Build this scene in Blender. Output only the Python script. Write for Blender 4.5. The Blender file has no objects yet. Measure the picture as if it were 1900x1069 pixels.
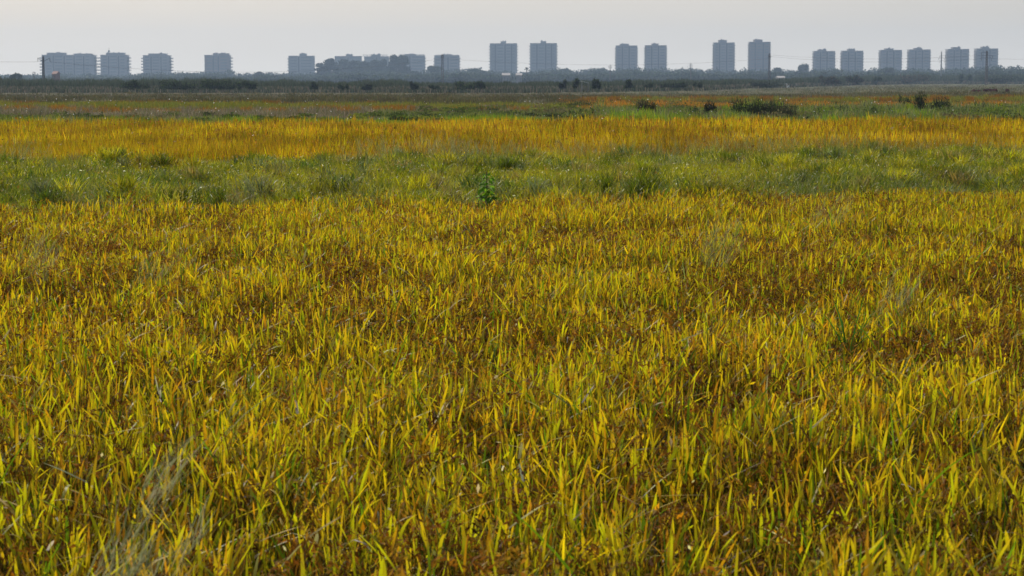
import bpy, bmesh, math
import numpy as np
from mathutils import Vector, Matrix

rng = np.random.default_rng(7)
R = math.radians
S = bpy.context.scene
COL = S.collection

# ------------------------------------------------------------------ camera
F = 4200.0; CX, CY = 950.0, 534.5
HC = 1.9; HOR = 150.0
TH = math.atan((CY - HOR) / F)
cam_d = bpy.data.cameras.new('camera')
cam = bpy.data.objects.new('camera', cam_d); COL.objects.link(cam)
cam.location = (0, 0, HC)
cam.rotation_euler = (math.pi/2 - TH, 0, 0)
cam_d.sensor_width = 36; cam_d.lens = 36 * F / 1900
cam_d.clip_start = 0.1; cam_d.clip_end = 20000
cam_d.dof.use_dof = True; cam_d.dof.focus_distance = 18.0; cam_d.dof.aperture_fstop = 14
S.camera = cam
ct, st = math.cos(TH), math.sin(TH)

def ray(px, py):
    px = np.asarray(px, float); py = np.asarray(py, float)
    dx = (px - CX)/F; dy = (CY - py)/F
    return dx, ct + dy*st, -st + dy*ct
def at_z(px, py, z):
    a, b, c = ray(px, py); t = (z - HC)/c
    return a*t, b*t
def at_y(px, py, Y):
    a, b, c = ray(px, py); t = Y/b
    return a*t, Y + 0*t, HC + c*t
def zat(py, Y):
    return float(at_y(CX, py, Y)[2])
def xat(px, Y, py=150):
    return float(at_y(px, py, Y)[0])
def project(x, y, z):
    zz = z - HC
    f = y*ct - zz*st; u = y*st + zz*ct
    return CX + F*x/f, CY - F*u/f

# ------------------------------------------------------------------ noise
def vnoise(x, y, scale, seed=0):
    r = np.random.default_rng(seed); T = r.random((256, 256))
    x = np.asarray(x)/scale + 1000.3; y = np.asarray(y)/scale + 1000.7
    xi = np.floor(x).astype(int); yi = np.floor(y).astype(int)
    fx = x - xi; fy = y - yi
    fx = fx*fx*(3-2*fx); fy = fy*fy*(3-2*fy)
    g = lambda a, b: T[a & 255, b & 255]
    return (g(xi, yi)*(1-fx) + g(xi+1, yi)*fx)*(1-fy) + (g(xi, yi+1)*(1-fx) + g(xi+1, yi+1)*fx)*fy
def fnoise(x, y, scale, seed=0, octv=3):
    s = 0; a = 1; n = 0
    for i in range(octv):
        s = s + a*vnoise(x, y, scale/2**i, seed+i); n += a; a *= .55
    return s/n

# ------------------------------------------------------------------ materials
def nodes(name):
    m = bpy.data.materials.new(name); m.use_nodes = True
    nt = m.node_tree; nt.nodes.clear()
    return m, nt, nt.nodes.new('ShaderNodeOutputMaterial')
def leaf_mat(name, trans=0.45, rough=0.4, spec=0.4, tint=(1, 1, 1), shadowless=False):
    m, nt, out = nodes(name)
    N = nt.nodes.new; L = nt.links.new
    at = N('ShaderNodeAttribute'); at.attribute_name = 'Col'
    p = N('ShaderNodeBsdfPrincipled'); p.inputs['Roughness'].default_value = rough
    p.inputs['Specular IOR Level'].default_value = spec
    t = N('ShaderNodeBsdfTranslucent')
    mx = N('ShaderNodeMix'); mx.data_type = 'RGBA'; mx.blend_type = 'MULTIPLY'
    mx.inputs[0].default_value = 1; mx.inputs[7].default_value = (*tint, 1)
    L(at.outputs['Color'], mx.inputs[6]); L(mx.outputs[2], t.inputs['Color'])
    ms = N('ShaderNodeMixShader'); ms.inputs[0].default_value = trans
    L(at.outputs['Color'], p.inputs['Base Color'])
    L(p.outputs[0], ms.inputs[1]); L(t.outputs[0], ms.inputs[2]); L(ms.outputs[0], out.inputs['Surface'])
    return m
def solid_mat(name, col, rough=0.8, var=0.25, scale=0.4, spec=0.3, metal=0.0):
    m, nt, out = nodes(name)
    N = nt.nodes.new; L = nt.links.new
    tc = N('ShaderNodeTexCoord'); no = N('ShaderNodeTexNoise')
    no.inputs['Scale'].default_value = scale; no.inputs['Detail'].default_value = 6
    L(tc.outputs['Object'], no.inputs['Vector'])
    mp = N('ShaderNodeMapRange'); mp.inputs[3].default_value = 1-var; mp.inputs[4].default_value = 1+var
    L(no.outputs[0], mp.inputs[0])
    mx = N('ShaderNodeMix'); mx.data_type = 'RGBA'; mx.blend_type = 'MULTIPLY'; mx.inputs[0].default_value = 1
    mx.inputs[6].default_value = (*col, 1); L(mp.outputs[0], mx.inputs[7])
    p = N('ShaderNodeBsdfPrincipled'); p.inputs['Roughness'].default_value = rough
    p.inputs['Specular IOR Level'].default_value = spec; p.inputs['Metallic'].default_value = metal
    L(mx.outputs[2], p.inputs['Base Color']); L(p.outputs[0], out.inputs['Surface'])
    return m

M_RICE = leaf_mat('ripe_rice_leaf', 0.6, 0.5, 0.18, (1.0, 1.0, 0.6))
M_EAR = leaf_mat('rice_ear', 0.4, 0.7, 0.08, (1, .9, .6))
M_WEED = leaf_mat('weed_leaf', 0.5, 0.45, 0.22, (1, 1, .6))
M_LEAFY = leaf_mat('broad_leaf', 0.45, 0.6, 0.05)
M_WISP = leaf_mat('seed_plume', 0.45, 0.7, 0.05)
M_FAR = leaf_mat('far_foliage', 0.3, 0.8, 0.05)
M_WALL = solid_mat('pale_render', (.34, .32, .31), .85, .12, .15)
M_WALL2 = solid_mat('grey_render', (.30, .31, .31), .85, .12, .15)
M_BRICKW = solid_mat('warm_render', (.31, .26, .24), .85, .12, .15)
M_TRIM = solid_mat('slab_concrete', (.26, .255, .25), .85, .1, .3)
M_DARK = solid_mat('dark_recess_concrete', (.20, .20, .20), .85, .1, .3)
M_GLASS = solid_mat('window_glass', (.22, .225, .23), .4, .1, .3, .5)
M_RUST = solid_mat('rusty_steel', (.11, .085, .07), .7, .3, 1.5, .4)
M_STEEL = solid_mat('pale_concrete_pole', (.34, .33, .31), .8, .2, 1.0)
M_BRICK = solid_mat('red_brick', (.25, .13, .10), .9, .3, .8)
M_WHITE = solid_mat('white_paint', (.8, .8, .78), .6, .05, .5)
M_BARK = solid_mat('bark', (.12, .09, .07), .9, .3, 2.0)
M_TILE = solid_mat('clay_tile', (.35, .17, .11), .9, .2, .8)

# ground: damp earth / straw coloured soil with patches
def ground_mat():
    m, nt, out = nodes('field_soil')
    N = nt.nodes.new; L = nt.links.new
    tc = N('ShaderNodeTexCoord'); no = N('ShaderNodeTexNoise'); no.inputs['Scale'].default_value = .15; no.inputs['Detail'].default_value = 9
    L(tc.outputs['Object'], no.inputs['Vector'])
    cr = N('ShaderNodeValToRGB')
    cr.color_ramp.elements[0].position = .35; cr.color_ramp.elements[0].color = (.045, .04, .018, 1)
    cr.color_ramp.elements[1].position = .65; cr.color_ramp.elements[1].color = (.12, .09, .04, 1)
    L(no.outputs[0], cr.inputs[0])
    p = N('ShaderNodeBsdfPrincipled'); p.inputs['Roughness'].default_value = .95
    L(cr.outputs[0], p.inputs['Base Color'])
    n2 = N('ShaderNodeTexNoise'); n2.inputs['Scale'].default_value = 6; n2.inputs['Detail'].default_value = 8
    L(tc.outputs['Object'], n2.inputs['Vector'])
    b = N('ShaderNodeBump'); b.inputs['Strength'].default_value = .6; b.inputs['Distance'].default_value = .05
    L(n2.outputs[0], b.inputs['Height']); L(b.outputs[0], p.inputs['Normal'])
    L(p.outputs[0], out.inputs['Surface'])
    return m
M_GROUND = ground_mat()

# ------------------------------------------------------------------ object helpers
def tag(o, label=None, cat=None, group=None, kind=None):
    if label: o['label'] = label
    if cat: o['category'] = cat
    if group: o['group'] = group
    if kind: o['kind'] = kind
    return o
def empty(name, loc, label, cat, group=None, rz=0):
    o = bpy.data.objects.new(name, None); COL.objects.link(o); o.location = loc; o.rotation_euler = (0, 0, rz)
    return tag(o, label, cat, group, 'thing')
def np_obj(name, V, Q, C, mat, parent=None):
    """V (n,3), Q (m,4) quads, C (n,3) colours"""
    me = bpy.data.meshes.new(name)
    n, m = len(V), len(Q)
    me.vertices.add(n); me.vertices.foreach_set('co', np.ascontiguousarray(V, np.float32).ravel())
    me.loops.add(m*4); me.loops.foreach_set('vertex_index', np.ascontiguousarray(Q, np.int32).ravel())
    me.polygons.add(m); me.polygons.foreach_set('loop_start', np.arange(0, m*4, 4, dtype=np.int32))
    me.polygons.foreach_set('loop_total', np.full(m, 4, np.int32))
    me.update(calc_edges=True)
    if C is not None:
        a = me.color_attributes.new('Col', 'FLOAT_COLOR', 'POINT')
        cc = np.ones((n, 4), np.float32); cc[:, :3] = np.clip(C, 0.002, .9)
        a.data.foreach_set('color', cc.ravel())
    me.materials.append(mat)
    o = bpy.data.objects.new(name, me); COL.objects.link(o)
    if parent: o.parent = parent
    return o
class MB:
    """collects boxes and bars"""
    def __init__(s): s.v = []; s.f = []
    def hexa(s, P):
        b = len(s.v); s.v += [tuple(p) for p in P]
        s.f += [tuple(b+i for i in q) for q in ((0,3,2,1),(4,5,6,7),(0,1,5,4),(1,2,6,5),(2,3,7,6),(3,0,4,7))]
    def box(s, x0, x1, y0, y1, z0, z1):
        s.hexa([(x0,y0,z0),(x1,y0,z0),(x1,y1,z0),(x0,y1,z0),(x0,y0,z1),(x1,y0,z1),(x1,y1,z1),(x0,y1,z1)])
    def bar(s, a, b, r, r2=None, n=4):
        r2 = r if r2 is None else r2
        a = Vector(a); b = Vector(b); d = (b-a).normalized()
        u = d.orthogonal().normalized(); w = d.cross(u); k = len(s.v)
        for P, rr in ((a, r), (b, r2)):
            for i in range(n):
                t = 2*math.pi*i/n; s.v.append(tuple(P + (u*math.cos(t) + w*math.sin(t))*rr))
        for i in range(n):
            j = (i+1) % n; s.f.append((k+i, k+j, k+n+j, k+n+i))
        s.f.append(tuple(k+n-1-i for i in range(n))); s.f.append(tuple(k+n+i for i in range(n)))
    def build(s, name, mat, parent=None):
        me = bpy.data.meshes.new(name); me.from_pydata(s.v, [], s.f); me.materials.append(mat)
        o = bpy.data.objects.new(name, me); COL.objects.link(o)
        if parent: o.parent = parent
        return o

# ------------------------------------------------------------------ ribbons (blades)
def blades(base, length, width, az, lean, curv, face, cb, cm, ctp, K=5, prof='leaf', taper0=.75):
    """curved ribbons; base (n,3), others (n,), colours (n,3) at base / middle / tip"""
    n = len(base)
    t = np.linspace(0, 1, K)
    th = lean[:, None] + curv[:, None]*(t[None, :]**1.5)
    step = length[:, None]/(K-1)
    thm = .5*(th[:, 1:] + th[:, :-1])
    hr = np.concatenate([np.zeros((n, 1)), np.cumsum(np.sin(thm)*step, 1)], 1)
    vz = np.concatenate([np.zeros((n, 1)), np.cumsum(np.cos(thm)*step, 1)], 1)
    P = np.empty((n, K, 3))
    P[..., 0] = base[:, None, 0] + hr*np.cos(az)[:, None]
    P[..., 1] = base[:, None, 1] + hr*np.sin(az)[:, None]
    P[..., 2] = base[:, None, 2] + vz
    if prof == 'leaf':
        w = np.where(t < .45, taper0 + (1-taper0)*t/.45, np.sqrt(np.clip(1 - ((t-.45)/.55)**1.6, 0, 1)))
        w = w*.5 + .004
    else:
        w = np.full(K, .5); w[-1] = .12
    W = np.stack([np.cos(face), np.sin(face), np.zeros(n)], 1)
    off = W[:, None, :]*(width[:, None]*w[None, :])[..., None]
    V = np.stack([P-off, P+off], 2).reshape(-1, 3)
    a = np.arange(n)[:, None]*(2*K) + np.arange(K-1)[None, :]*2
    Q = np.stack([a, a+1, a+3, a+2], -1).reshape(-1, 4)
    tt = t[None, :, None]
    C = np.where(tt < .5, cb[:, None]*(1-2*tt) + cm[:, None]*(2*tt), cm[:, None]*(2-2*tt) + ctp[:, None]*(2*tt-1))
    C = np.repeat(C, 2, 1).reshape(-1, 3)
    return V, Q, C
def bits(P, size, C, asp=1.0, up=0.0):
    """free little quads (grains, leaves); P (n,3) size (n,)"""
    n = len(P)
    a = rng.normal(size=(n, 3)); a[:, 2] = a[:, 2]*(1-up*.6) + up*1.2*np.sign(rng.random(n)-.5)
    a /= np.linalg.norm(a, axis=1)[:, None]
    b = np.cross(a, rng.normal(size=(n, 3))); b /= np.linalg.norm(b, axis=1)[:, None]
    a = a*(size*asp*.5)[:, None]; b = b*(size*.5)[:, None]
    V = np.stack([P-a, P-b, P+a, P+b], 1).reshape(-1, 3)
    Q = np.arange(4*n).reshape(-1, 4)
    return V, Q, np.repeat(C, 4, 0)
def merge(L):
    Vs, Qs, Cs = [], [], []; k = 0
    for V, Q, C in L:
        Vs.append(V); Qs.append(Q+k); Cs.append(C); k += len(V)
    return np.concatenate(Vs), np.concatenate(Qs), np.concatenate(Cs)
def pick(pal, w, n):
    pal = np.array(pal); w = np.array(w, float); w /= w.sum()
    return pal[rng.choice(len(pal), n, p=w)]
def jit(C, a=.15):
    return C*(1 + a*rng.normal(size=(len(C), 1)))*(1 + .3*a*rng.normal(size=C.shape))
U = lambda a, b, n: rng.uniform(a, b, n)

YEL = (.70, .50, .010); YG = (.58, .54, .010); GRN = (.14, .24, .010); ORG = (.55, .26, .010); BRN = (.20, .085, .025); DRY = (.62, .55, .40); DGR = (.05, .13, .02)

# region limits: distance of the borders of the strips (canopy height .8 m), px 0..1900
def border(p0, p1, p2):
    def f(px):
        py = np.interp(px, [-300, 0, 950, 1900, 2200], [p0, p0, p1, p2, p2])
        return 4620/(py - HOR)
    return f
B1 = border(373, 360, 343)     # rice / weedy bank
B2 = border(296, 290, 276)     # bank / second paddy
B3 = border(224, 220, 219)     # second paddy / far strips

# ------------------------------------------------------------------ ground
me = bpy.data.meshes.new('ground')
bm = bmesh.new()
xs = [-2600, -600, -150, -40, 0, 40, 150, 600, 2600]; ys = [-60, 0, 20, 60, 150, 400, 1000, 2200, 3000]
g = [[bm.verts.new((x, y, 0)) for y in ys] for x in xs]
for i in range(len(xs)-1):
    for j in range(len(ys)-1): bm.faces.new((g[i][j], g[i+1][j], g[i+1][j+1], g[i][j+1]))
bm.to_mesh(me); bm.free(); me.materials.append(M_GROUND)
ground = bpy.data.objects.new('ground', me); COL.objects.link(ground)
tag(ground, 'flat dark earth of the paddy plain under the crops', 'ground', kind='structure')

# ------------------------------------------------------------------ near paddy
def near_field(d0, d1, dens):
    n = int((d1-d0)*(0.46*d1+3.0)*dens)
    y = U(d0, d1, n); x = U(-1, 1, n)*(.23*d1+1.5)
    k = np.abs(x) < .232*y+1.3
    x, y = x[k], y[k]
    px, _ = project(x, y, .8)
    k = y < B1(px) + .35*(fnoise(x, y, .7, 5)-.5)*2
    return x[k], y[k]
x, y = near_field(2.9, 24.5, 760)
thin = fnoise(x, y, .55, 21, 3)                       # patchiness
brown = fnoise(x*1.0, y*.9, .8, 31, 3)              # where ears show
keep = rng.random(len(x)) < np.clip((thin-.30)*5, .04, 1)
x, y, thin, brown = x[keep], y[keep], thin[keep], brown[keep]
n = len(x)
brown = .5 + .72*(brown-.5)
pock = np.clip((fnoise(x, y, .45, 47, 2)-.66)*9, 0, 1)
hgt = .825 - .2*pock + .20*(fnoise(x, y, 1.1, 41, 3)-.5) + .12*(np.clip(thin, .3, .6)-.45)
print('tillers', n)
parts = []
tl_az = U(0, 2*np.pi, n); tl_lean = np.abs(rng.normal(0, .12, n))
# stems
sb = np.stack([x, y, np.zeros(n)], 1)
cst = jit(pick([GRN, YG, BRN], [3, 1, 5], n), .2)*.6
parts.append(blades(sb, hgt*.8, np.full(n, .005), tl_az, tl_lean*.6, U(0, .1, n), U(0, 6.28, n), cst*.8, cst, cst, K=3, prof='flat'))
for lf in range(4):
    top = lf < 2
    kk = rng.random(n) < (.9, .5, .95, .9)[lf]*(np.clip(1.25-(brown-.36)*2.2, .35, 1) if top else 1)
    m = kk.sum()
    xx, yy, hh, br = x[kk], y[kk], hgt[kk], brown[kk]
    zt = hh - (.16*rng.random(m)**1.2 if top else U(.08, .28, m))       # where its tip is wanted
    ln = np.clip(rng.normal(.128 if top else .18, .046, m), .055, .32)
    lean = np.abs(rng.normal(.14 if top else .45, .48 if top else .25, m))
    curv = np.where(rng.random(m) < .86, U(.0, .22, m), U(.4, 1.7, m))
    zb = np.maximum(zt - ln*np.cos(lean), .12)
    az = U(0, 2*np.pi, m)
    fc = az + np.pi/2 + rng.normal(0, .6, m)
    gr = fnoise(xx, yy, 2.4, 51, 2)
    base = np.stack([xx + U(-.02, .02, m), yy + U(-.02, .02, m), zb], 1)
    w = (.0044 + .0068*rng.random(m)**1.5)*(1 if top else .85)
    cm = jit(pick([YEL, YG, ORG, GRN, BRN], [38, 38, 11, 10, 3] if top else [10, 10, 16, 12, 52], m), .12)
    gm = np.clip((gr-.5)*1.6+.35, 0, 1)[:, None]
    cm = cm*(.93 if top else .34)  # lower leaves darkened: shade of the gaps put into their colour
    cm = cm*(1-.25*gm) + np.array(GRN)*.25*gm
    cb = cm*.22 + np.array((.05, .035, .01))*.75  # blade feet painted dark brown for the shade inside the crop
    burnt = (rng.random(m) < .5)[:, None]
    ctp = np.where(burnt, cm*.35 + np.array([.52, .22, .03])*.65, cm)
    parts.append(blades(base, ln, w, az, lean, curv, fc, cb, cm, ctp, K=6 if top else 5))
# a few long green and grey-green blades laid across
m = 900
xx, yy = U(-6, 6, m), U(3.2, 23, m); k = np.abs(xx) < .232*yy+1; xx, yy = xx[k], yy[k]; m = len(xx)
parts.append(blades(np.stack([xx, yy, U(.45, .62, m)], 1), U(.3, .5, m), U(.006, .011, m), U(0, 6.28, m), U(.3, 1.0, m), U(.2, .9, m), U(0, 6.28, m),
             jit(np.tile(GRN, (m, 1)))*.6, jit(np.tile(GRN, (m, 1)))*.8, jit(np.tile(GRN, (m, 1))), K=7))
m = 90000
xx, yy = U(-6.9, 6.9, m), U(2.9, 23.5, m); k = np.abs(xx) < .232*yy+1.3; xx, yy = xx[k], yy[k]
pq, _ = project(xx, yy, .8); k = yy < B1(pq); xx, yy = xx[k], yy[k]; m = len(xx)
parts.append(bits(np.stack([xx, yy, U(.35, .74, m)], 1), U(.006, .014, m), jit(pick([YEL, YG, ORG, BRN, DRY], [4, 4, 3, 4, 1], m), .15), 3.0, .8))
# bleached curled scraps of leaf
m = 3200
xx, yy = U(-6, 6, m), U(3.2, 23, m); k = np.abs(xx) < .232*yy+1; xx, yy = xx[k], yy[k]; m = len(xx)
cc = jit(pick([DRY, (.7, .68, .62), (.45, .36, .22)], [1, 1, 1], m))
parts.append(blades(np.stack([xx, yy, U(.5, .74, m)], 1), U(.03, .12, m), U(.004, .009, m), U(0, 6.28, m), U(.6, 1.5, m), U(.2, 1.6, m), U(0, 6.28, m), cc, cc, cc, K=4))
V, Q, C = merge(parts)
o = np_obj('rice_crop', V, Q, C, M_RICE)
tag(o, 'ripening yellow rice leaves filling the nearest paddy in the foreground', 'rice', kind='stuff')

# brown ears between the leaves
def ears(x, y, z, col, gr=1.0, per=14, name='rice_ears'):
    n = len(x)
    az = U(0, 2*np.pi, n); L_ = U(.13, .21, n)
    base = np.stack([x, y, z - .10], 1)
    K = 7; t = np.linspace(0, 1, K)
    lean = np.abs(rng.normal(.1, .15, n)); curv = U(.8, 2.3, n)
    st_ = blades(base, L_, np.full(n, .0028*gr), az, lean, curv, az+np.pi/2, col*.9, col, col, K=K, prof='flat')
    Pc = st_[0].reshape(n, K, 2, 3).mean(2)
    out = [st_]
    for i in range(per):
        u = .25 + .75*(i+rng.random(n))/per; u = np.clip(u, 0, .999)*(K-1)
        a = u.astype(int); f = (u-a)[:, None]
        P = Pc[np.arange(n), a]*(1-f) + Pc[np.arange(n), a+1]*f + rng.normal(0, .005, (n, 3))
        T = Pc[np.arange(n), np.minimum(a+1, K-1)] - Pc[np.arange(n), a]; T /= np.linalg.norm(T, axis=1)[:, None]+1e-9
        T = T + rng.normal(0, .35, (n, 3)); T[:, 2] -= 1.1; T /= np.linalg.norm(T, axis=1)[:, None]
        W_ = np.cross(T, rng.normal(size=(n, 3))); W_ /= np.linalg.norm(W_, axis=1)[:, None]
        ls = (U(.014, .032, n)*gr)[:, None]; ws = (U(.0028, .0045, n)*gr)[:, None]
        V_ = np.stack([P, P+T*ls*.45-W_*ws, P+T*ls, P+T*ls*.45+W_*ws], 1).reshape(-1, 3)
        out.append((V_, np.arange(4*n).reshape(-1, 4), np.repeat(jit(col, .15), 4, 0)))
    return merge(out)
x, y = near_field(2.9, 24.5, 300)
brown = fnoise(x, y*.9, .8, 31, 3); thin = fnoise(x, y, .55, 21, 3)
pxx, pyy = project(x, y, .78)
band = np.exp(-((pyy-470)/45.)**2)*.30 - np.exp(-((pyy-375)/35.)**2)*.30
k = rng.random(len(x)) < np.clip((brown-.36)*2.2+band*.8, .32, .8)
x, y, thin = x[k], y[k], thin[k]; n = len(x)
z = .745 + .16*(fnoise(x, y, 1.1, 41, 3)-.5) + U(-.16, .06, n)
col = jit(pick([(.20, .088, .014), (.28, .13, .016), (.10, .045, .010), (.42, .25, .03)], [4, 4, 2, 2], n), .12)
V, Q, C = ears(x, y, z, col)
o = np_obj('rice_ears', V, Q, C, M_EAR)
tag(o, 'brown drooping rice ears among the yellow leaves of the nearest paddy', 'rice ears', kind='stuff')
print('ears', n)

# ------------------------------------------------------------------ second paddy
def screen_pts(n, py0, py1, z=.8, x0=-160, x1=2060, pw=1.0):
    px = U(x0, x1, n); py = py0 + (py1-py0)*rng.random(n)**pw
    X, Y = at_z(px, py, z)
    return px, py, X, Y
px, py, x, y = screen_pts(330000, 214, 300)
k = (y > B2(px) + (fnoise(x, y, 1.5, 61)-.5)*3) & (y < B3(px) + (fnoise(x, y*.3, 1.0, 62)-.5)*8)
px, py, x, y = px[k], py[k], x[k], y[k]; n = len(x)
# jitter in depth so that rows never show
nz = fnoise(x, y*.35, 1.3, 63, 3); n2 = fnoise(x, y*.4, 6, 64, 2)
base = np.stack([x, y, np.full(n, .36) + .22*(nz-.5) + .05*rng.normal(size=n)], 1)
cm = jit(pick([YEL, (.74, .50, .02), ORG, YG, BRN, GRN], [36, 26, 14, 14, 7, 4], n), .30)
left = np.clip((500-px)/500, 0, 1)[:, None]*.25
cm = cm*(1-left) + np.array(YG)*left*.9
cm = np.where((nz < .42)[:, None], cm*.6+np.array((.35, .16, .03))*.4, cm)
cm = np.where((n2 > .6)[:, None], cm*.75+np.array((.55, .36, .02))*.25, cm)
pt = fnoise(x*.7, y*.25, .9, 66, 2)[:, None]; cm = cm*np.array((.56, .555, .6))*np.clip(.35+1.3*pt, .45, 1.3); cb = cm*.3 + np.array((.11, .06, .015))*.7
V, Q, C = blades(base, U(.26, .54, n), U(.009, .017, n)*np.clip(y/38, 1, 1.6), U(0, 6.28, n), np.abs(rng.normal(.12, .14, n)), U(0, .4, n), rng.normal(0, .7, n), cb, cm, cm, K=4)
k = int(n*.4); idx = rng.choice(n, k, replace=False)
b2 = base[idx]; b2[:, 2] += U(.15, .38, k)
e = bits(b2 + rng.normal(0, .03, b2.shape), U(.012, .03, k)*np.clip(y[idx]/38, 1, 1.6), jit(pick([BRN, (.34, .14, .025), (.42, .20, .03)], [3, 3, 2], k), .15), 2.4, .7)
V, Q, C = merge([(V, Q, C), e])
o = np_obj('rice_crop', V, Q, C, M_RICE)
tag(o, 'golden orange rice of the second paddy beyond the green weedy bank', 'rice', kind='stuff')
print('paddy2', n)

# ------------------------------------------------------------------ weedy bank
px, py, x, y = screen_pts(430000, 262, 384)
y = y + rng.normal(0, .4, len(y)); x = x + rng.normal(0, .1, len(x))
k = (y > B1(px) - .15 + .35*(fnoise(x, y, .7, 5)-.5)*2) & (y < B2(px) + .3 + (fnoise(x, y, 1.5, 61)-.5)*3)
px, py, x, y = px[k], py[k], x[k], y[k]; n = len(x)
def bank_h(x, y):
    return .80 + .36*(fnoise(x, y, 1.3, 71, 3)-.5) + .20*(fnoise(x, y, .3, 72, 2)-.5)
hh = bank_h(x, y); hole = fnoise(x*.6, y, .8, 73, 2)
fr = np.clip((y - B1(px))/2.2, 0, 1)              # dips towards the paddy: the shaded hollow in front
hh = hh - .55*np.clip(1.35-1.6*fr, 0, 1)*np.clip((hole-.45)*7, 0, 1)
hh = hh - .5*np.clip((.38-hole)*6, 0, 1)
L_ = U(.14, .42, n); lean = np.abs(rng.normal(.3, .4, n)); curv = U(.1, 1.7, n)
base = np.stack([x, y, np.maximum(hh - L_*.75, .02)], 1)
LG = (.24, .27, .008); MG = (.11, .15, .006); YGN = (.44, .40, .012); TAN = (.34, .27, .09)
w8 = fnoise(x, y*.6, 1.8, 74, 3)
cm = jit(pick([LG, MG, YGN, TAN, (.07, .11, .02), (.16, .20, .07)], [28, 22, 28, 10, 8, 7], n), .18)
cm = cm*np.clip(.45+1.1*fnoise(x, y, .5, 77, 2), .5, 1.3)[:, None]
cm = np.where((w8 > .56)[:, None], cm*.7 + np.array(YGN)*.3, np.where((w8 < .42)[:, None], cm*.6+np.array((.08, .15, .03))*.4, cm))
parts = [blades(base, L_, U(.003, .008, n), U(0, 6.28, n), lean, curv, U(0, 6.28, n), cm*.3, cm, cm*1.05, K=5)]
# tussocks standing out of the tangle
tc_ = []
for i in range(1300):
    p_ = rng.uniform(-150, 2050); f_ = rng.random()
    d_ = B1(p_)*(1-f_) + B2(p_)*f_ + .15; X_ = (p_-CX)/F*d_; rr = .05+.15*rng.random()**1.6; q_ = int(50+rr*500)
    hz_t = float(bank_h(np.array([X_]), np.array([d_]))[0]) + rng.uniform(-.06, .09)
    c_ = np.array([LG, MG, MG, YGN, (.08, .13, .02), (.36, .34, .04), (.30, .24, .08), (.17, .20, .10)][rng.integers(8)])*rng.uniform(.7, 1.3)
    L2 = U(.15, .40, q_); b_ = np.stack([X_+rng.normal(0, rr*.5, q_), d_+rng.normal(0, rr*.5, q_), np.maximum(hz_t-L2*.85, .03)], 1)
    cc_ = jit(np.tile(c_, (q_, 1)), .25)
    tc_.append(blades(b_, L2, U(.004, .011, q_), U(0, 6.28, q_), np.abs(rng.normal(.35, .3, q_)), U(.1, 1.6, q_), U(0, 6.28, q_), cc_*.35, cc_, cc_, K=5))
parts.append(merge(tc_))
# small leaves and seed knobs
k = 70000; i = rng.integers(0, n, k)
P = np.stack([x[i] + rng.normal(0, .05, k), y[i] + rng.normal(0, .08, k), hh[i]*(.55+.5*rng.random(k))], 1)
parts.append(bits(P, U(.008, .022, k), jit(pick([LG, MG, YGN, (.20, .13, .03), (.30, .24, .06)], [3, 4, 4, 5, 4], k), .2), 2.2))
# sun glints on glossy leaves, painted as short whitish slivers
k = 6500; i = rng.integers(0, n, k)
cc = jit(np.tile((.85, .84, .80), (k, 1)), .06)
parts.append(blades(np.stack([x[i], y[i], hh[i]*U(.92, 1.08, k)], 1), U(.012, .05, k), U(.004, .007, k), U(0, 6.28, k), U(.5, 1.6, k), U(0, 1.2, k), U(0, 6.28, k), cc, cc, cc, K=4))
V, Q, C = merge(parts)
o = np_obj('bank_weeds', V, Q, C, M_WEED)
tag(o, 'tangled green weeds covering the bank between the two rice paddies', 'weeds', kind='stuff')
# earth bank under the weeds
vs = []; nx = 60
for i in range(nx+1):
    p = -500 + 2900*i/nx
    a, b = float(B1(p)), float(B2(p))
    for dd, zz in ((a-.3, .004), (a+.9, .40), ((a+b)/2, .46), (b-.8, .40), (b+.7, .004)):
        vs.append(((p-CX)/F*dd, dd, zz))
fs = [(i*5+j, (i+1)*5+j, (i+1)*5+j+1, i*5+j+1) for i in range(nx) for j in range(4)]
me = bpy.data.meshes.new('earth_bank'); me.from_pydata(vs, [], fs); me.materials.append(M_GROUND)
o = bpy.data.objects.new('earth_bank', me); COL.objects.link(o)
tag(o, 'low earth bank under the weeds between the paddies', 'bank', kind='structure')

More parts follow.
